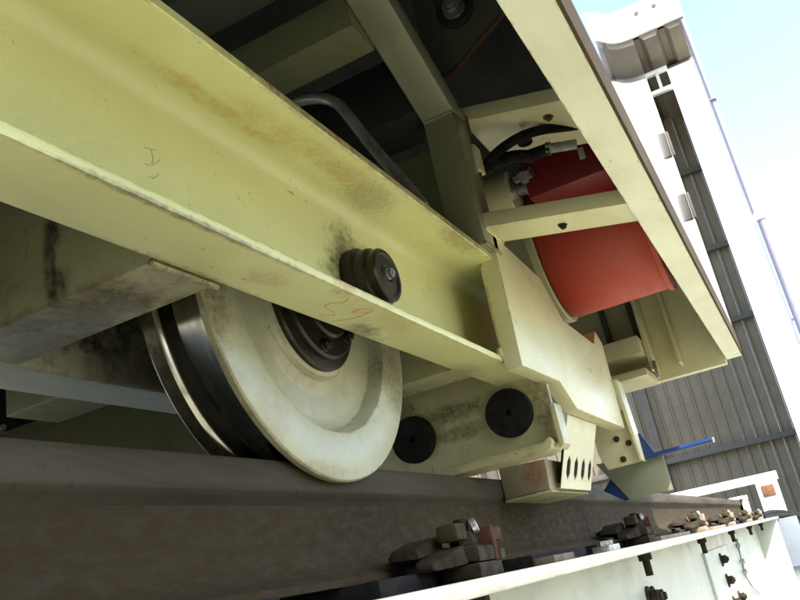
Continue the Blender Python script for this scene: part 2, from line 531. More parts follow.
# ribbed roof deck hanging below the fascia
rd = nb()
y = -0.5
while y < 8.0:
    prism(rd, [(y, 7.46), (y + 0.06, 7.36), (y + 0.25, 7.36), (y + 0.31, 7.46), (y + 0.40, 7.46), (y + 0.40, 7.49), (y, 7.49)], 'x', 11.95, 15.2)
    y += 0.40
obj('roof_deck', rd, 'soffit', hall)
for xx, z in ((12.7, 7.18), (12.7, 6.82)):
    b = nb(); box(b, xx, xx + 0.08, -0.04, 8.0, z - 0.035, z + 0.035, 0.004)
    obj('tie_bar', b, 'frame_white', hall)
for yy in (0.12, 1.6, 3.1, 4.6):
    b = nb(); box(b, xx + 0.01, xx + 0.07, yy, yy + 0.05, 6.857, 7.143, 0.004)
    obj('tie_bar_strut', b, 'frame_white', hall)
b = nb(); cyl(b, (11.93, -0.475, 7.4), (11.93, -0.475, 3.95), 0.036, 20)
dp = obj('downpipe', b, 'pipe_grey', hall)
b = nb(); cyl(b, (11.9, -0.52, 3.93), (11.9, -0.52, GZ + 0.1), 0.058, 20)
obj('lower_pipe', b, 'pipe_grey', dp)
b = nb(); cyl(b, (11.9, -0.515, 3.88), (11.9, -0.515, 3.99), 0.082, 20)
obj('pipe_collar', b, 'white', dp)
for z in (5.9, 2.4, 0.8):
    b = nb(); box(b, 11.87, 11.97, -0.60 if z < 4 else -0.53, -0.44, z, z + 0.03, 0.004)
    obj('pipe_bracket', b, 'pipe_grey', dp)

# ------------------------------------------------------------------ unseen building added behind the camera to block low sky light
ws = thing('sky_blocker', 'unseen dark building added behind the camera to block low sky light', 'building', (-6.5, -5.0, GZ))
b = nb(); box(b, -9.0, -4.2, -10.0, -0.35, GZ, 3.3, 0.02); obj('wall', b, 'blocker_dark', ws)
b = nb(); prism(b, [(-9.3, 3.301), (-3.9, 3.301), (-3.9, 3.45), (-6.6, 4.2), (-9.3, 3.45)], 'y', -10.2, -0.2); obj('roof', b, 'siding_dark', ws)
for yy in (-8.6, -6.2, -3.8, -1.9):
    b = nb(); box(b, -4.26, -4.16, yy, yy + 1.1, 0.4, 2.2, 0.01); wf = obj('window', b, 'frame_white', ws)
    b = nb(); box(b, -4.155, -4.145, yy + 0.07, yy + 1.03, 0.47, 2.13); obj('pane', b, 'under_dark', wf)

# ------------------------------------------------------------------ runway girder
gird = thing('runway_girder', 'white painted steel girder carrying the rusty rail', 'girder', (3.4, 0.66, GZ))
GX0, GX1 = -10.0, 7.7
b = nb(); box(b, GX0, GX1, 0.34, 0.984, -0.020, -0.002, 0.003)
fl = obj('top_flange', b, 'flange_white', gird)
b = nb(); box(b, GX0, GX1, 0.52, 0.535, -0.96, -0.0205)
web = obj('web', b, 'girder_white', gird)
b = nb(); box(b, GX0, GX1, 0.79, 0.805, -0.96, -0.0205)
obj('far_web', b, 'girder_white', gird)
b = nb(); box(b, GX0, GX1, 0.34, 0.984, -0.98, -0.961, 0.003)
obj('bottom_flange', b, 'girder_white', gird)
b = nb(); box(b, GX1 - 0.33, GX1 - 0.31, 0.345, 0.519, -0.958, -0.0205, 0.002)
obj('end_stiffener', b, 'girder_white', gird)
b = nb(); box(b, GX1 - 0.02, GX1 + 0.0, 0.536, 0.789, -0.958, -0.0205, 0.002)
obj('end_plate', b, 'girder_white', gird)
b = nb(); box(b, 3.9, 4.9, 0.508, 0.5195, -0.75, -0.09, 0.002)
spl = obj('splice_plate', b, 'girder_white', gird)
for zz in (-0.146, -0.243, -0.345, -0.45, -0.56):
    for xx in (4.40, 4.68):
        if xx > 4.5 and zz > -0.3: continue
        bb = nb(); hexbolt(bb, (xx, 0.508, zz), (0, -1, 0), 0.021, 0.03)
        obj('bolt', bb, 'clip_iron', spl)
for (px, pz) in ((2.55, -0.15), (2.62, -0.155), (2.6, -0.3), (1.9, -0.30)):
    bb = nb(); hexbolt(bb, (px, 0.52, pz), (0, -1, 0), 0.022, 0.032)
    obj('bolt', bb, 'clip_iron', web)
b = nb()
tube(b, [(5.52, 0.512, -0.085), (5.45, 0.511, -0.14), (5.42, 0.511, -0.2), (5.36, 0.511, -0.28), (5.5, 0.508, -0.36), (5.8, 0.508, -0.42), (6.2, 0.508, -0.43)], 0.006)
cb = obj('earth_cable', b, 'tube', web)
for p in ((5.46, 0.511, -0.12), (5.42, 0.511, -0.21), (5.37, 0.511, -0.265)):
    b = nb(); box(b, p[0] - 0.03, p[0] + 0.03, 0.496, 0.519, p[2] - 0.012, p[2] + 0.012, 0.003)
    obj('cable_clamp', b, 'zinc', cb)
for x in (-9.0, -6.0, -3.0, 0.2, 3.0, 6.0):
    b = nb(); box(b, x - 0.15, x + 0.15, 0.4, 0.92, GZ, -0.981, 0.01)
    obj('support_foot', b, 'bluegrey', gird)

# ------------------------------------------------------------------ rail
RC = 0.609
def rail_profile():
    h = []
    # near half from base bottom, going up (y offset, z)
    h += [(0.0, 0.020), (0.052, 0.020), (0.052, 0.0295), (0.036, 0.036), (0.020, 0.045), (0.011, 0.060), (0.0085, 0.080), (0.0085, 0.110), (0.011, 0.130), (0.017, 0.138), (0.0245, 0.144), (0.026, 0.148), (0.0262, 0.172), (0.0250, 0.180), (0.021, 0.1850), (0.014, 0.1870), (0.0, 0.1874)]
    return h
h = rail_profile()
low = [p for p in h if p[1] <= 0.131]
top = [p for p in h if p[1] >= 0.130]
def sym(pts):
    near = [(RC - p[0], p[1]) for p in pts]
    far = [(RC + p[0], p[1]) for p in reversed(pts) if p[0] > 1e-6]
    return near + far
rail = thing('crane_rail', 'dark rusty steel rail running under the wheel towards the hall', 'rail', (3.8, RC, 0.02))
b = nb(); prism(b, sym(low), 'x', -10.0, 8.7)
obj('web_and_foot', b, 'rail', rail)
b = nb(); prism(b, sym(top), 'x', -10.0, 8.7)
obj('head', b, 'rail_head', rail)
x = -0.9
for k in range(16):
    b = nb(); box(b, x, x + 0.40, 0.505, 0.715, -0.0018, 0.0195, 0.002)
    obj('bearing_pad', b, 'rubber', rail)
    x += 0.61

# ------------------------------------------------------------------ rail clips
CLIP_L = [
    'rail clip with red-brown iron nose, nearest one, just right of the wheel',
    'dark iron rail clip below the pale green flap, second from the wheel',
    'sunlit rusty rail clip on the girder, third from the wheel',
    'sunlit rusty rail clip on the girder, fourth from the wheel',
    'small sunlit rail clip, second from the far end of the rail',
    'farthest small sunlit rail clip at the end of the girder']
CX = [1.13, 2.38, 3.60, 4.85, 6.08, 7.25]
def make_clip(x, dark):
    t = thing('rail_clip', CLIP_L[0], 'rail clip', (x, 0.50, -0.002), 'rail clips along the girder')
    bm_ = 'clip_iron' if dark else 'clip_tan'
    b = nb(); prism(b, [(x - 0.042, 0.432), (x + 0.048, 0.432), (x + 0.055, 0.495), (x - 0.035, 0.495)], 'z', -0.0016, 0.018, 0.003)
    obj('base_plate', b, bm_, t)
    b = nb()
    prism(b, [(0.432, 0.0185), (0.550, 0.0325), (0.574, 0.041), (0.576, 0.050), (0.55, 0.056), (0.50, 0.048), (0.432, 0.040)], 'x', x - 0.035, x + 0.035, 0.005)
    obj('clamp', b, 'clip_iron', t)
    b = nb()
    hexa(b, [(x - 0.095, 0.475, 0.016), (x - 0.03, 0.448, 0.0185), (x - 0.03, 0.53, 0.0225), (x - 0.095, 0.505, 0.022), (x - 0.095, 0.478, 0.027), (x - 0.03, 0.452, 0.046), (x - 0.03, 0.525, 0.050), (x - 0.095, 0.503, 0.030)], 0.006)
    hexa(b, [(x - 0.085, 0.50, 0.036), (x - 0.015, 0.49, 0.046), (x - 0.015, 0.555, 0.050), (x - 0.085, 0.55, 0.040), (x - 0.08, 0.505, 0.052), (x - 0.015, 0.495, 0.066), (x - 0.015, 0.55, 0.066), (x - 0.08, 0.545, 0.054)], 0.005)
    obj('spring_arm', b, 'clip_iron', t)
    b = nb(); box(b, x - 0.050, x - 0.012, 0.452, 0.485, 0.052, 0.076, 0.006)
    obj('lock_block', b, 'clip_olive', t)
    b = nb(); cyl(b, (x, 0.465, -0.085), (x, 0.465, 0.082), 0.0105, 14)
    st = obj('stud', b, 'clip_iron', t)
    b = nb(); cyl(b, (x, 0.465, 0.043), (x, 0.465, 0.064), 0.0195, 6, 0.002); cyl(b, (x, 0.465, 0.039), (x, 0.465, 0.0435), 0.024, 20)
    obj('nut', b, 'clip_iron', st)
    b = nb(); cyl(b, (x, 0.465, -0.045), (x, 0.465, -0.0204), 0.0195, 6, 0.002)
    obj('lower_nut', b, 'clip_iron', st)
    b = nb(); cyl(b, (x + 0.002, 0.452, 0.068), (x + 0.006, 0.443, 0.071), 0.0115, 18)
    obj('bright_washer', b, 'zinc', t)
    b = nb()
    box(b, x + 0.024, x + 0.038, 0.430, 0.50, 0.018, 0.067, 0.003)
    box(b, x + 0.036, x + 0.096, 0.440, 0.482, 0.046, 0.066, 0.005)
    cyl(b, (x + 0.093, 0.461, 0.056), (x + 0.110, 0.461, 0.056), 0.0095, 14)
    obj('nose', b, 'clip_red' if dark else 'clip_tan', t)
    b = nb(); box(b, x + 0.040, x + 0.058, 0.428, 0.445, 0.0185, 0.032, 0.002)
    obj('wedge', b, 'clip_olive' if dark else 'clip_tan', t)
    return t
c0 = make_clip(CX[0], True)
c1 = copy_tree(c0, (CX[1], 0.50, -0.002)); c1['label'] = CLIP_L[1]
c2 = make_clip(CX[2], False); c2['label'] = CLIP_L[2]
for k in (3, 4, 5):
    c = copy_tree(c2, (CX[k], 0.50, -0.002)); c['label'] = CLIP_L[k]
# loose shims lying on the girder beside the rail
for (x, l, y, mt_, lab) in ((1.45, 0.13, 0.435, 'clip_dull', 'thin dull brown steel shim on the girder just right of the nearest rail clip'),
                            (1.78, 0.10, 0.42, 'zinc', 'small bright metal shim on the girder between the two nearest rail clips'),
                            (2.95, 0.62, 0.47, 'clip_tan', 'long tan steel strip beside the rail, sunlit, past the second rail clip'),
                            (4.25, 0.6, 0.47, 'clip_tan', 'long sunlit steel strip between the third and fourth rail clips')):
    b = nb(); box(b, x - l / 2, x + l / 2, y - 0.018, y + 0.018, -0.0018, 0.010, 0.002)
    if mt_ == 'zinc':
        cyl(b, (x - 0.03, y, 0.010), (x - 0.03, y, 0.020), 0.012, 6); cyl(b, (x + 0.02, y, 0.010), (x + 0.02, y, 0.02), 0.012, 6)
    tag(obj('steel_shim', b, mt_), lab, 'shim', 'steel shims on the girder')

# ------------------------------------------------------------------ carriage
car = thing('rail_carriage', 'cream painted steel rail carriage with flanged wheel, seen from below', 'carriage', (1.0, RC, 0.1874))
def arc(cx, cy, r, a0, a1, n=6):
    return [(cx + r * math.cos(R(a0 + (a1 - a0) * k / n)), cy + r * math.sin(R(a0 + (a1 - a0) * k / n))) for k in range(n + 1)]
def channel_poly(mir=False):
    p = [(0.4205, 0.350)] + arc(0.496, 0.358, 0.008, -90, 0, 4) + arc(0.496, 0.552, 0.008, 0, 90, 4)
    p += [(0.3965, 0.560), (0.395, 0.5585), (0.395, 0.5485), (0.3965, 0.547)]
    p += arc(0.466, 0.523, 0.024, 90, 0, 6)
    p += arc(0.474, 0.378, 0.016, 0, -90, 5) + [(0.4215, 0.362), (0.42, 0.3605), (0.42, 0.3515)]
    if mir:
        p = [(1.324 - y, z) for y, z in p]
    return p
b = nb(); prism(b, channel_poly(), 'x', -8.8, 1.63)
ch = obj('side_channel', b, 'cream_channel', car)
b = nb(); prism(b, channel_poly(True), 'x', -8.8, 1.63)
obj('far_side_channel', b, 'cream_far', car)
# crayon and pencil marks on the channel
def strokes(name, lines, wd, mat, parent):
    b = nb()
    for ln in lines:
        tube(b, ln, wd, 6, 5)
    o = obj(name, b, mat, parent)
    return o
strokes('crayon_number', [[(0.8434, 0.4312, 0.3499), (0.8504, 0.4443, 0.3499), (0.8406, 0.4531, 0.3499), (0.8398, 0.4638, 0.3499), (0.8562, 0.4688, 0.3499), (0.8739, 0.4714, 0.3499), (0.8787, 0.4766, 0.3499), (0.8617, 0.4860, 0.3499)],
    [(0.9131, 0.4415, 0.3499), (0.8981, 0.4529, 0.3499), (0.8933, 0.4562, 0.3499), (0.8905, 0.4454, 0.3499), (0.8992, 0.4352, 0.3499), (0.9081, 0.4333, 0.3499), (0.9141, 0.4421, 0.3499), (0.9154, 0.4630, 0.3499), (0.9107, 0.4727, 0.3499), (0.8994, 0.4910, 0.3499)]], 0.0008, 'red_chalk', ch)
strokes('pencil_mark', [[(0.5662, 0.4899, 0.4701), (0.5750, 0.4899, 0.4716), (0.5840, 0.4899, 0.4745)], [(0.5763, 0.4899, 0.4711), (0.5782, 0.4899, 0.4623), (0.5758, 0.4899, 0.4541)], [(0.5653, 0.4899, 0.4497), (0.5756, 0.4899, 0.4529), (0.5887, 0.4899, 0.4644)], [(0.5680, 0.4899, 0.4369), (0.5767, 0.4899, 0.4381), (0.5849, 0.4899, 0.4461)]], 0.0006, 'scratch', ch)

# cross member
b = nb(); prism(b, [(0.58, 0.3505), (0.68, 0.3505), (0.68, 0.52), (0.58, 0.52)], 'y', 0.5045, 0.8195, 0.004)
obj('cross_member', b, 'cream_cross', car)
for cx0, cx1 in ((-0.4, -0.28), (1.36, 1.46)):
    b = nb(); box(b, cx0, cx1, 0.5045, 0.8195, 0.36, 0.53, 0.004)
    obj('cross_member', b, 'cream_cross', car)

# wheel
WX, WZ = 0.9953, 0.4264
A = (0, 1, 0)
wc = (WX, 0, WZ)
wheel = bpy.data.objects.new('wheel', None); COL.objects.link(wheel); put(wheel, car, (WX, RC, WZ))
b = nb()
lathe(b, wc, A, [(0.0, 0.575), (0.108, 0.575), (0.113, 0.577), (0.118, 0.585), (0.130, 0.5905), (0.140, 0.5915), (0.172, 0.5915), (0.183, 0.591), (0.1905, 0.5875), (0.1945, 0.580), (0.1975, 0.5685), (0.2005, 0.565), (0.206, 0.5637), (0.264, 0.5637), (0.2675, 0.565)], 160)
obj('wheel_disc', b, 'cream_wheel', wheel)
b = nb()
lathe(b, wc, A, [(0.2675, 0.565), (0.2697, 0.5675), (0.270, 0.570), (0.270, 0.5755), (0.2675, 0.5775)], 160)
obj('rim_edge', b, 'rim_worn', wheel)
b = nb()
lathe(b, wc, A, [(0.2675, 0.5775), (0.262, 0.579), (0.247, 0.5805), (0.2405, 0.5825)], 160)
obj('inner_flange_face', b, 'dark_steel', wheel)
b = nb()
lathe(b, wc, A, [(0.2405, 0.5825), (0.239, 0.587), (0.239, 0.631), (0.2405, 0.6355)], 200)
obj('tread', b, 'steel', wheel)
b = nb()
lathe(b, wc, A, [(0.2405, 0.6355), (0.246, 0.6375), (0.258, 0.639), (0.2650, 0.641), (0.2690, 0.645)], 200)
obj('far_flange_bevel', b, 'steel', wheel)
b = nb()
lathe(b, wc, A, [(0.2690, 0.645), (0.270, 0.647), (0.270, 0.664), (0.267, 0.668), (0.19, 0.668), (0.18, 0.645), (0, 0.645)], 200)
obj('far_flange', b, 'flange_steel', wheel)
b = nb()
lathe(b, wc, A, [(0, 0.533), (0.030, 0.533), (0.033, 0.536), (0.033, 0.545), (0.058, 0.545), (0.062, 0.548), (0.062, 0.555), (0.088, 0.555), (0.092, 0.558), (0.092, 0.565), (0.104, 0.566), (0.107, 0.569), (0.107, 0.5752)], 96)
hub = obj('hub_cover', b, 'dark_steel', wheel)
for k in range(6):
    a = R(20 + 60 * k)
    p = (WX + 0.075 * math.cos(a), 0.555, WZ + 0.075 * math.sin(a))
    b = nb(); hexbolt(b, p, (0, -1, 0), 0.0085, 0.010, 1.3)
    obj('hub_bolt', b, 'dark_steel', hub)
b = nb(); cyl(b, (WX, 0.47, WZ), (WX, 0.86, WZ), 0.030, 32)
axle = obj('axle', b, 'dark_steel', wheel)
b = nb()
lathe(b, wc, A, [(0, 0.446), (0.010, 0.446), (0.011, 0.440), (0.014, 0.4395), (0.016, 0.442), (0.031, 0.442), (0.0335, 0.439), (0.038, 0.439), (0.041, 0.442), (0.041, 0.453), (0.0445, 0.454), (0.0465, 0.457), (0.0465, 0.472), (0.051, 0.473), (0.053, 0.476), (0.053, 0.4895)], 56)
cap = obj('axle_cap', b, 'dark_steel', car)
b = nb(); hexbolt(b, (WX + 0.004, 0.4415, WZ + 0.002), (0, -1, 0), 0.0075, 0.008, 1.2)
obj('cap_bolt', b, 'tube', cap)
b = nb(); box(b, WX - 0.012, WX + 0.012, 0.448, 0.4535, WZ - 0.056, WZ - 0.041, 0.002)
obj('lock_tab', b, 'zinc', cap)

# post, inclined strut, upper cross bars
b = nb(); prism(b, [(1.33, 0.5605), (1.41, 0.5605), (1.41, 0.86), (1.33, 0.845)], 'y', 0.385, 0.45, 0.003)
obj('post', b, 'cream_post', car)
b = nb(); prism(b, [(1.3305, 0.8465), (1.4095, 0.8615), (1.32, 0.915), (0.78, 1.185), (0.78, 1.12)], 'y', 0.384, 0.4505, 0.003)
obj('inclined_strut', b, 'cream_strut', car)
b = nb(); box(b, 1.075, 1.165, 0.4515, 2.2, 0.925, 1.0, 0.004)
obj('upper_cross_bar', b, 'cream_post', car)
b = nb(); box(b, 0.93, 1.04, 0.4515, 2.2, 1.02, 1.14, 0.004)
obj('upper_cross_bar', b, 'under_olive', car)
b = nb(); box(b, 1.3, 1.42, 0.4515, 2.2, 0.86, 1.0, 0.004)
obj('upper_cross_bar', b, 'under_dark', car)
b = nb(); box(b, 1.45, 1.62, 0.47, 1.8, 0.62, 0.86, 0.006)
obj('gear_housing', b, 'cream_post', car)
# gusset with bolt
b = nb(); prism(b, [(0.452, 1.03), (0.42, 1.012), (0.40, 1.012), (0.268, 1.09), (0.20, 1.13), (0.20, 1.34), (0.452, 1.34)], 'x', 1.45, 1.466, 0.002)
gus = obj('gusset_plate', b, 'under_olive', car)
b = nb(); cyl(b, (1.4495, 0.359, 1.148), (1.438, 0.359, 1.148), 0.042, 36)
obj('washer', b, 'under_dark', gus)
b = nb(); hexbolt(b, (1.438, 0.359, 1.148), (-1, 0, 0), 0.022, 0.024, 1.15)
obj('bolt', b, 'tube', gus)
b = nb(); box(b, 1.4455, 1.4499, 0.40, 0.418, 1.10, 1.33, 0.002)
obj('weld_rib', b, 'under_olive', gus)
b = nb(); tube(b, [(1.4505, 0.425, 1.011), (1.4505, 0.40, 1.008), (1.4505, 0.335, 1.047), (1.4505, 0.268, 1.087)], 0.0045, 8)
obj('rusty_edge', b, 'rust', gus)

# bent steel tube
b = nb(); tube(b, [(1.2, 0.72, 0.85), (1.2, 0.69, 0.905), (1.2, 0.655, 0.925), (1.2, 0.61, 0.915), (1.2, 0.575, 0.893), (1.2, 0.553, 0.860), (1.2, 0.507, 0.754), (1.2, 0.462, 0.66), (1.2, 0.44, 0.61)], 0.011, 14)
obj('bent_tube', b, 'tube', car)

# outriggers
def outrigger(x0, x1, ya, yb, za, zb, th, mat):
    b = nb()
    hexa(b, [(x0, ya, za), (x1, ya, za), (x1, yb, zb), (x0, yb, zb), (x0, ya, za + th), (x1, ya, za + th), (x1, yb, zb + th), (x0, yb, zb + th)], 0.003)
    return obj('outrigger', b, mat, car)
o1 = outrigger(1.352, 1.452, 0.398, 0.10, 0.603, 0.5405, 0.030, 'cream')
b = nb(); hexbolt(b, (1.405, 0.255, 0.5725), (0, 0, -1), 0.0065, 0.007, 1.4); obj('rusty_bolt', b, 'clip_iron', o1)
o2 = outrigger(1.415, 1.63, 0.398, 0.10, 0.868, 0.80, 0.032, 'cream')
b = nb(); hexbolt(b, (1.47, 0.235, 0.83), (0, 0, -1), 0.007, 0.007, 1.6); obj('rusty_bolt', b, 'rust', o2)
b = nb(); box(b, 1.395, 1.43, 0.378, 0.392, 0.74, 0.80, 0.004); obj('hinge_block', b, 'cream', o2)

# red tank
b = nb()
lathe(b, (2.065, 0, 0.787), A, [(0, 0.148), (0.185, 0.148), (0.197, 0.151), (0.2, 0.156), (0.2, 0.412), (0.197, 0.418), (0.185, 0.421), (0, 0.421)], 96)
tank = obj('red_tank', b, 'red', car)
b = nb(); lathe(b, (2.065, 0, 0.787), A, [(0.2005, 0.152), (0.207, 0.152), (0.207, 0.164), (0.2005, 0.164)], 96)
obj('tank_rim', b, 'red', tank)
b = nb(); lathe(b, (2.065, 0, 0.787), A, [(0, 0.4215), (0.205, 0.4215), (0.208, 0.424), (0.208, 0.440), (0.2, 0.445), (0, 0.445)], 96)
obj('tank_back_plate', b, 'cream_oily', tank)

# red pump with hoses
b = nb(); box(b, 1.74, 1.86, 0.19, 0.375, 0.80, 0.925, 0.008)
box(b, 1.73, 1.84, 0.19, 0.305, 0.935, 0.99, 0.006)
pump = obj('pump_block', b, 'red_dark', car)
b = nb(); lathe(b, (1.80, 0.375, 0.862), (0, 1, 0.04), [(0, 0.0), (0.026, 0.0), (0.026, 0.012), (0.02, 0.014), (0.02, 0.03), (0.028, 0.032), (0.028, 0.045), (0, 0.045)], 12)
obj('pump_fitting', b, 'zinc', pump)
b = nb(); lathe(b, (1.80, 0.42, 0.864), (0, 1, 0.04), [(0, 0), (0.052, 0), (0.055, 0.004), (0.055, 0.16), (0, 0.16)], 36)
obj('pump_motor', b, 'cream', pump)
b = nb(); cyl(b, (1.52, 0.262, 0.790), (1.53, 0.205, 0.780), 0.0105, 18); cyl(b, (1.518, 0.268, 0.791), (1.522, 0.256, 0.789), 0.0135, 6)
obj('hose_ferrule', b, 'tube', pump)
b = nb(); tube(b, [(1.53, 0.30, 0.792), (1.50, 0.33, 0.792), (1.49, 0.375, 0.790), (1.53, 0.44, 0.79), (1.62, 0.52, 0.80)], 0.0135, 12)
cyl(b, (1.52, 0.305, 0.792), (1.52, 0.258, 0.789), 0.0125, 14)
obj('hose', b, 'rubber', pump)
b = nb(); tube(b, [(1.58, 0.13, 0.835), (1.55, 0.20, 0.832), (1.50, 0.26, 0.825), (1.48, 0.305, 0.818), (1.47, 0.35, 0.802), (1.49, 0.385, 0.795), (1.56, 0.46, 0.79)], 0.0105, 12)
obj('hose', b, 'rubber', pump)
b = nb(); cyl(b, (1.50, 0.300, 0.838), (1.50, 0.300, 0.815), 0.009, 12); cyl(b, (1.50, 0.300, 0.816), (1.50, 0.300, 0.810), 0.016, 12)
obj('hose_clamp', b, 'dark_steel', pump)
b = nb(); lathe(b, (1.70, 0.345, 0.845), (0.2, 1, 0.04), [(0, 0), (0.014, 0), (0.014, 0.012), (0.020, 0.013), (0.020, 0.028), (0.012, 0.03), (0.012, 0.045), (0, 0.045)], 6)
obj('pump_fitting', b, 'zinc', pump)
b = nb(); box(b, 1.7365, 1.7395, 0.222, 0.236, 0.845, 0.875, 0.0006)
obj('label_plate', b, 'label_white', pump)
b = nb(); hexbolt(b, (1.738, 0.275, 0.915), (-1, 0, 0), 0.011, 0.012); hexbolt(b, (1.735, 0.215, 0.90), (-1, 0, 0), 0.011, 0.012)
obj('pump_plug', b, 'dark_steel', pump)
b = nb(); lathe(b, (1.79, 0.30, 0.925), (0, 0, 1), [(0, 0), (0.018, 0), (0.018, 0.02), (0.012, 0.022), (0.012, 0.05), (0, 0.05)], 16)
obj('pump_valve', b, 'dark_steel', pump)

# sill and body side
b = nb(); prism(b, [(0.127, 0.535), (0.0765, 0.535), (0.0765, 0.56), (0.120, 0.56), (0.1235, 0.60), (0.127, 0.60)], 'x', -9.0, 3.0)
sill = obj('sill', b, 'cream_pale', car)
b = nb(); prism(b, [(0.0762, 0.536), (0.0722, 0.538), (0.0722, 0.618), (0.0762, 0.618)], 'x', -9.0, 2.995)
obj('sill_edge_strip', b, 'sill_dirty', sill)
b = nb(); box(b, -9.0, 3.0, 0.075, 0.09, 0.6202, 3.2, 0.002)
panel = obj('body_side_panel', b, 'panel_gloss', car)
for (x, z) in ((2.92, 1.30), (2.86, 1.02)):
    b = nb(); box(b, x, x + 0.022, 0.064, 0.0745, z, z + 0.10, 0.003)
    obj('panel_hinge', b, 'siding_dark', panel)
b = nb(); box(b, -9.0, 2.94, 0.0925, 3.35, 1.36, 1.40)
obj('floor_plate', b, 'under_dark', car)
b = nb(); box(b, -9.0, 3.0, 0.0925, 3.35, 3.10, 3.2)
obj('body_roof', b, 'white', car)
b = nb(); box(b, -9.0, 2.995, 3.36, 3.40, 0.70, 3.2)
obj('far_side_panel', b, 'under_dark', car)
# headstock: end wall with recessed frames
b = nb(); box(b, 2.945, 2.99, 0.1285, 3.30, 0.515, 3.09, 0.003)
hs = obj('headstock', b, 'cream', car)
b = nb(); box(b, 2.80, 2.9445, 0.345, 0.358, 0.535, 1.0, 0.002); obj('headstock_rib', b, 'cream', hs)
b = nb(); box(b, 2.86, 2.9445, 0.262, 0.272, 0.545, 1.0, 0.002); obj('headstock_rib', b, 'cream', hs)
b = nb(); box(b, 2.70, 2.9445, 0.36, 0.54, 0.505, 0.53, 0.003); obj('headstock_shelf', b, 'cream', hs)
b = nb(); box(b, 2.72, 2.9445, 0.36, 0.56, 0.585, 0.645, 0.003); obj('headstock_shelf', b, 'cream', hs)
for (y0, y1, z0, z1) in ((0.375, 0.395, 0.66, 0.86), (0.475, 0.495, 0.66, 0.86), (0.397, 0.473, 0.66, 0.675)):
    b = nb(); box(b, 2.925, 2.9447, y0, y1, z0, z1, 0.002); obj('recess_frame', b, 'under_olive', hs)
b = nb(); box(b, 2.78, 2.80, 0.335, 0.345, 0.50, 0.56, 0.002); obj('bright_bracket', b, 'zinc', hs)
# bulkhead seen beneath, far side, with equipment behind it
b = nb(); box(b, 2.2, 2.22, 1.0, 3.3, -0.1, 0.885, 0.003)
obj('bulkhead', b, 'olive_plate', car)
b = nb(); box(b, -2.2, -2.18, 0.52, 3.3, 0.22, 1.355, 0.003)  # unseen cross plate added to block low light from behind
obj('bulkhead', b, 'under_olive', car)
b = nb(); box(b, 2.45, 2.75, 2.72, 2.98, 0.86, 1.10, 0.008)
jb = obj('junction_box', b, 'teal', car)
for k in range(3):
    b = nb(); cyl(b, (2.40, 2.99, 0.93 + 0.03 * k), (2.40, 3.32, 0.905 + 0.03 * k), 0.012, 12)
    obj('conduit', b, 'label_white', jb)
b = nb(); box(b, 2.4, 2.43, 2.4, 2.95, 1.102, 1.125, 0.003); obj('red_strip', b, 'red', jb)
b = nb(); tube(b, [(2.35, 2.7, 0.92), (2.35, 2.4, 0.97), (2.35, 2.0, 1.02)], 0.018, 10); obj('cable', b, 'rubber', jb)

# guard plate
GP = [(1.385, 0.599), (1.68, 0.584), (1.795, 0.509), (2.083, 0.504), (2.149, 0.553), (2.201, 0.528), (2.178, 0.287), (1.703, 0.288), (1.613, 0.336), (1.372, 0.332)]
b = nb(); prism(b, GP, 'y', 0.385, 0.4185, 0.0025)
guard = obj('guard_plate', b, 'cream', car)
b = nb(); tube(b, [(1.376, 0.4195, 0.375), (1.374, 0.421, 0.366), (1.372, 0.419, 0.355)], 0.006, 8); obj('weld_bead', b, 'cream', guard)

def weld(pts, parent, r=0.0035, mat='cream'):
    b = nb()
    P = [Vector(p) for p in pts]
    for p, q in zip(P, P[1:]):
        n = max(2, int((q - p).length / (r * 1.1)))
        for k in range(n):
            c = p.lerp(q, (k + 0.5) / n)
            d = (q - p).normalized()
            lathe(b, c - d * r, d, [(0, 0), (r * random.uniform(.75, .95), r * .35), (r * random.uniform(.95, 1.15), r), (r * random.uniform(.75, .95), r * 1.65), (0, r * 2)], 8)
    return obj('weld_bead', b, mat, parent)
weld([(1.3825, 0.4195, 0.366), (1.3845, 0.4195, 0.54)], guard)
weld([(1.33, 0.385, 0.5625), (1.41, 0.385, 0.5625)], car, 0.004, 'cream_post')
weld([(1.3295, 0.386, 0.8455), (1.3295, 0.449, 0.8455)], car, 0.003, 'cream_strut')
weld([(0.579, 0.506, 0.3495), (0.681, 0.506, 0.3495)], car, 0.004, 'cream_cross')
weld([(1.41, 0.3845, 0.868), (1.41, 0.3845, 0.80), (1.41, 0.3845, 0.72)], car, 0.003, 'rust')
weld([(1.353, 0.386, 0.598), (1.45, 0.386, 0.598)], car, 0.0035)

# buffer beam with two rubber buffers
b = nb(); prism(b, [(0.95, 0.2135), (0.400, 0.2135), (0.400, 0.330), (0.4195, 0.330), (0.4195, 0.40), (0.95, 0.40)], 'x', 1.56, 1.575, 0.002)
bb_ = obj('buffer_beam', b, 'cream_oily', car)
b = nb(); prism(b, [(0.95, 0.213), (0.425, 0.213), (0.412, 0.222), (0.406, 0.212), (0.412, 0.200), (0.43, 0.194), (0.95, 0.194)], 'x', 1.520, 1.60, 0.003)
obj('beam_lip', b, 'cream_oily', bb_)
b = nb(); prism(b, [(0.3995, 0.196), (0.3995, 0.284), (0.389, 0.284), (0.389, 0.204)], 'x', 1.535, 1.585, 0.0015)
obj('end_tab', b, 'cream_oily', bb_)
b = nb(); prism(b, [(0.95, 0.401), (0.4195, 0.401), (0.4195, 0.416), (0.95, 0.416)], 'x', 1.525, 1.60, 0.002)
obj('beam_top', b, 'cream_oily', bb_)
for y in (0.704, 0.487):
    b = nb()
    lathe(b, (1.5598, y, 0.291), (-1, 0, 0), [(0.049, 0), (0.049, 0.012), (0.047, 0.0145), (0.0075, 0.0145), (0.006, 0.012), (0.006, 0.004), (0, 0.004)], 48)
    obj('rubber_buffer', b, 'rubber', bb_)

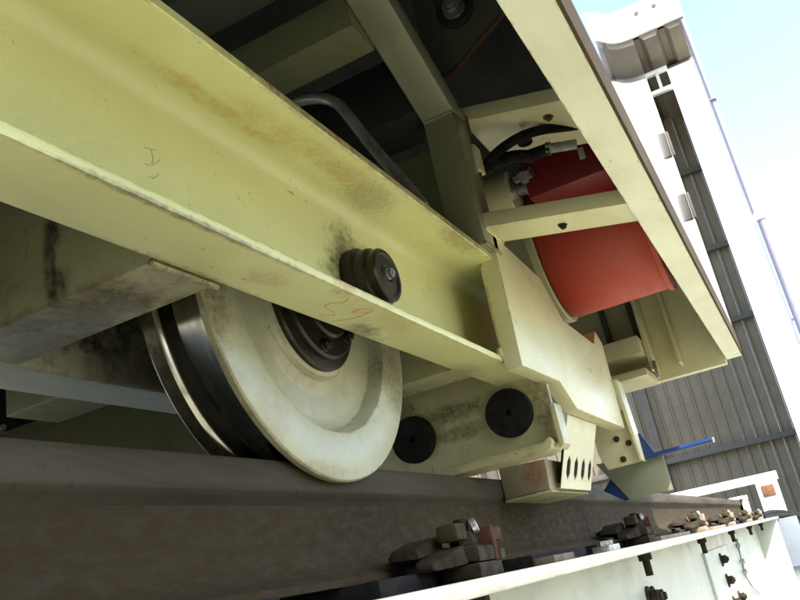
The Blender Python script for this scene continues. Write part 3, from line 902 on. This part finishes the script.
# rail claw with slotted plate
b = nb(); prism(b, [(0.476, 0.203), (0.5815, 0.206), (0.5815, 0.139), (0.480, 0.139)], 'x', 1.685, 1.975, 0.003)
claw = obj('rail_claw', b, 'claw', car)
b = nb(); prism(b, [(0.478, 0.1385), (0.580, 0.1385), (0.580, 0.133), (0.474, 0.133)], 'x', 1.68, 1.98, 0.001)
obj('claw_sole', b, 'cream_oily', claw)
P0, P1 = Vector((0, 0.415, 0.2865)), Vector((0, 0.469, 0.1400))      # slotted plate leans inwards
def plate_pt(u, v, t):
    p = P0.lerp(P1, v)
    n = Vector((0, -(P0.z - P1.z), (P1.y - P0.y) * -1)).normalized()
    q = p + n * t
    return (1.722 + u * 0.256, q.y, q.z)
b = nb()
def plate_cell(u0, u1, v0, v1):
    hexa(b, [plate_pt(u0, v0, 0), plate_pt(u1, v0, 0), plate_pt(u1, v1, 0), plate_pt(u0, v1, 0), plate_pt(u0, v0, 0.0015), plate_pt(u1, v0, 0.0015), plate_pt(u1, v1, 0.0015), plate_pt(u0, v1, 0.0015)])
plate_cell(0, 1, 0, 0.54)
plate_cell(0, 1, 0.88, 1)
us = [0, 0.13, 0.26, 0.38, 0.51, 0.62, 0.75, 0.86, 0.985, 1.0]
us = [0, 0.12, 0.235, 0.36, 0.475, 0.60, 0.715, 0.84, 0.95, 1.0]
for k in range(0, 10, 2):
    if k + 1 < 10:
        plate_cell(us[k], us[k + 1], 0.54, 0.88)
# pointed slot ends
for k in range(1, 9, 2):
    ua, ub = us[k], us[k + 1]
    um = (ua + ub) / 2
    for (va, vb) in ((0.54, 0.63), (0.88, 0.79)):
        for (e, s) in ((ua, 1), (ub, -1)):
            f0 = [plate_pt(e, va, 0), plate_pt(um, va, 0), plate_pt(e, vb, 0)]
            f1 = [plate_pt(e, va, 0.0015), plate_pt(um, va, 0.0015), plate_pt(e, vb, 0.0015)]
            vs = [b.verts.new(p) for p in f0 + f1]
            b.faces.new((vs[0], vs[1], vs[2])); b.faces.new((vs[5], vs[4], vs[3]))
            for i in range(3):
                j = (i + 1) % 3
                b.faces.new((vs[i], vs[i + 3], vs[j + 3], vs[j]))
bmesh.ops.recalc_face_normals(b, faces=list(b.faces))
obj('slotted_plate', b, 'cream_pale', claw, smooth=False)
b = nb()  # dark sheet added behind the slots to stand in for their shade
hexa(b, [plate_pt(0.05, 0.45, -0.008), plate_pt(0.97, 0.45, -0.008), plate_pt(0.97, 0.93, -0.008), plate_pt(0.05, 0.93, -0.008), plate_pt(0.05, 0.45, -0.0005), plate_pt(0.97, 0.45, -0.0005), plate_pt(0.97, 0.93, -0.0005), plate_pt(0.05, 0.93, -0.0005)])
obj('slot_shade_sheet', b, 'rubber', claw)

# bolted bracket, flap and blue lever
b = nb(); prism(b, [(0.476, 0.33), (0.384, 0.34), (0.376, 0.24), (0.375, 0.199), (0.462, 0.196), (0.477, 0.24)], 'x', 2.205, 2.217, 0.002)
brk = obj('bolted_bracket', b, 'cream', car)
b = nb(); prism(b, [(0.386, 0.42), (0.374, 0.42), (0.366, 0.199), (0.374, 0.199)], 'x', 2.19, 2.26, 0.002)
obj('bracket_flange', b, 'cream', brk)
for (y, z) in ((0.419, 0.268), (0.416, 0.2135), (0.391, 0.251)):
    b = nb(); hexbolt(b, (2.2045, y, z), (-1, 0, 0), 0.006, 0.007, 1.35); obj('bolt', b, 'clip_olive', brk)
b = nb(); prism(b, [(0.50, 0.2225), (0.324, 0.205), (0.322, 0.114), (0.437, 0.113), (0.474, 0.178)], 'x', 2.25, 2.256, 0.001)
flap = obj('rail_flap', b, 'flap', car)
b = nb(); prism(b, [(0.500, 0.150), (0.474, 0.176), (0.437, 0.116), (0.45, 0.112)], 'x', 2.2565, 2.268, 0.001)
obj('blue_flap_backing', b, 'blue', flap)
b = nb(); tube(b, [(2.24, 0.362, 0.2085), (2.24, 0.19, 0.2115)], 0.0065, 14, 0)
lev = obj('lever', b, 'blue', car)
b = nb(); cyl(b, (2.24, 0.191, 0.2115), (2.24, 0.186, 0.2115), 0.0072, 14); obj('lever_tip', b, 'zinc', lev)
b = nb(); prism(b, [(0.366, 0.272), (0.360, 0.272), (0.334, 0.206), (0.366, 0.200)], 'x', 2.228, 2.234, 0.001); obj('lever_bracket', b, 'blue', lev)

# ------------------------------------------------------------------ frame and cabinet at the end of the track
fr = thing('barrier_gate', 'pale steel barrier with a rust-red plate at the far end of the rail', 'barrier', (9.25, 0.6, GZ))
b = nb(); box(b, 9.2, 9.28, 0.29, 3.2, 0.345, 0.43, 0.005); obj('top_bar', b, 'frame_white', fr)
b = nb(); box(b, 9.2, 9.28, 0.31, 0.52, GZ, 0.3445, 0.005); fp = obj('frame_post', b, 'frame_white', fr)
b = nb(); box(b, 9.2, 9.28, 3.0, 3.2, GZ, 0.3445, 0.005); obj('frame_post', b, 'frame_white', fr)
b = nb(); box(b, 9.19, 9.1995, 0.355, 0.475, 0.20, 0.31, 0.004); obj('rust_plate', b, 'rust', fp)
cbx = thing('control_cabinet', 'blue-grey metal cabinet standing just past the girder end', 'cabinet', (8.9, 0.42, GZ))
b = nb(); box(b, 8.8, 9.1, 0.24, 0.50, -0.5, -0.03, 0.01); cbd = obj('cabinet_box', b, 'bluegrey', cbx)
b = nb(); box(b, 8.785, 8.7995, 0.26, 0.48, -0.47, -0.06, 0.004); obj('cabinet_door', b, 'bluegrey', cbx)
b = nb(); box(b, 8.86, 9.04, 0.30, 0.44, GZ, -0.501, 0.01); obj('cabinet_leg', b, 'frame_white', cbx)
b = nb(); box(b, 8.75, 9.1, 0.20, 0.245, -0.53, -0.505, 0.003); obj('cabinet_foot_rail', b, 'siding_dark', cbx)
ra = thing('guard_rail', 'white sloping guard rail below the blue-grey cabinet', 'guard rail', (8.5, 0.3, GZ))
b = nb(); hexa(b, [(7.9, 0.36, -0.92), (7.9, 0.46, -0.92), (9.3, 0.30, -0.52), (9.3, 0.20, -0.52), (7.9, 0.36, -0.86), (7.9, 0.46, -0.86), (9.3, 0.30, -0.46), (9.3, 0.20, -0.46)], 0.004); obj('sloping_bar', b, 'frame_white', ra)
for x, y, z in ((8.0, 0.405, -0.895), (9.2, 0.26, -0.55)):
    b = nb(); box(b, x, x + 0.07, y - 0.035, y + 0.035, GZ, z, 0.004); obj('rail_post', b, 'frame_white', ra)
b = nb()
tube(b, [(8.3, 0.52, 0.0), (8.7, 0.46, 0.035), (9.1, 0.36, 0.02), (9.6, 0.2, -0.04), (10.2, 0.05, -0.02)], 0.03, 10)
tube(b, [(8.2, 0.5, -0.01), (8.7, 0.42, 0.0), (9.2, 0.3, -0.02), (9.7, 0.16, -0.08)], 0.025, 10)
box(b, 8.15, 8.5, 0.46, 0.56, -0.01, 0.06, 0.01)
tag(obj('cable_bundle', b, 'rubber'), 'dark bundle of cables hanging off the end of the girder', 'cable')
stop = thing('rail_stop', 'white metal stop block bolted on the end of the rail', 'rail stop', (7.95, RC, 0.0))
b = nb(); prism(b, [(7.55, 0.188), (8.1, 0.188), (8.1, 0.225), (7.62, 0.215)], 'y', 0.55, 0.67, 0.004); obj('stop_block', b, 'girder_white', stop)
b = nb(); box(b, 7.6, 8.05, 0.553, 0.578, 0.05, 0.187, 0.003); obj('side_cheek', b, 'girder_white', stop)
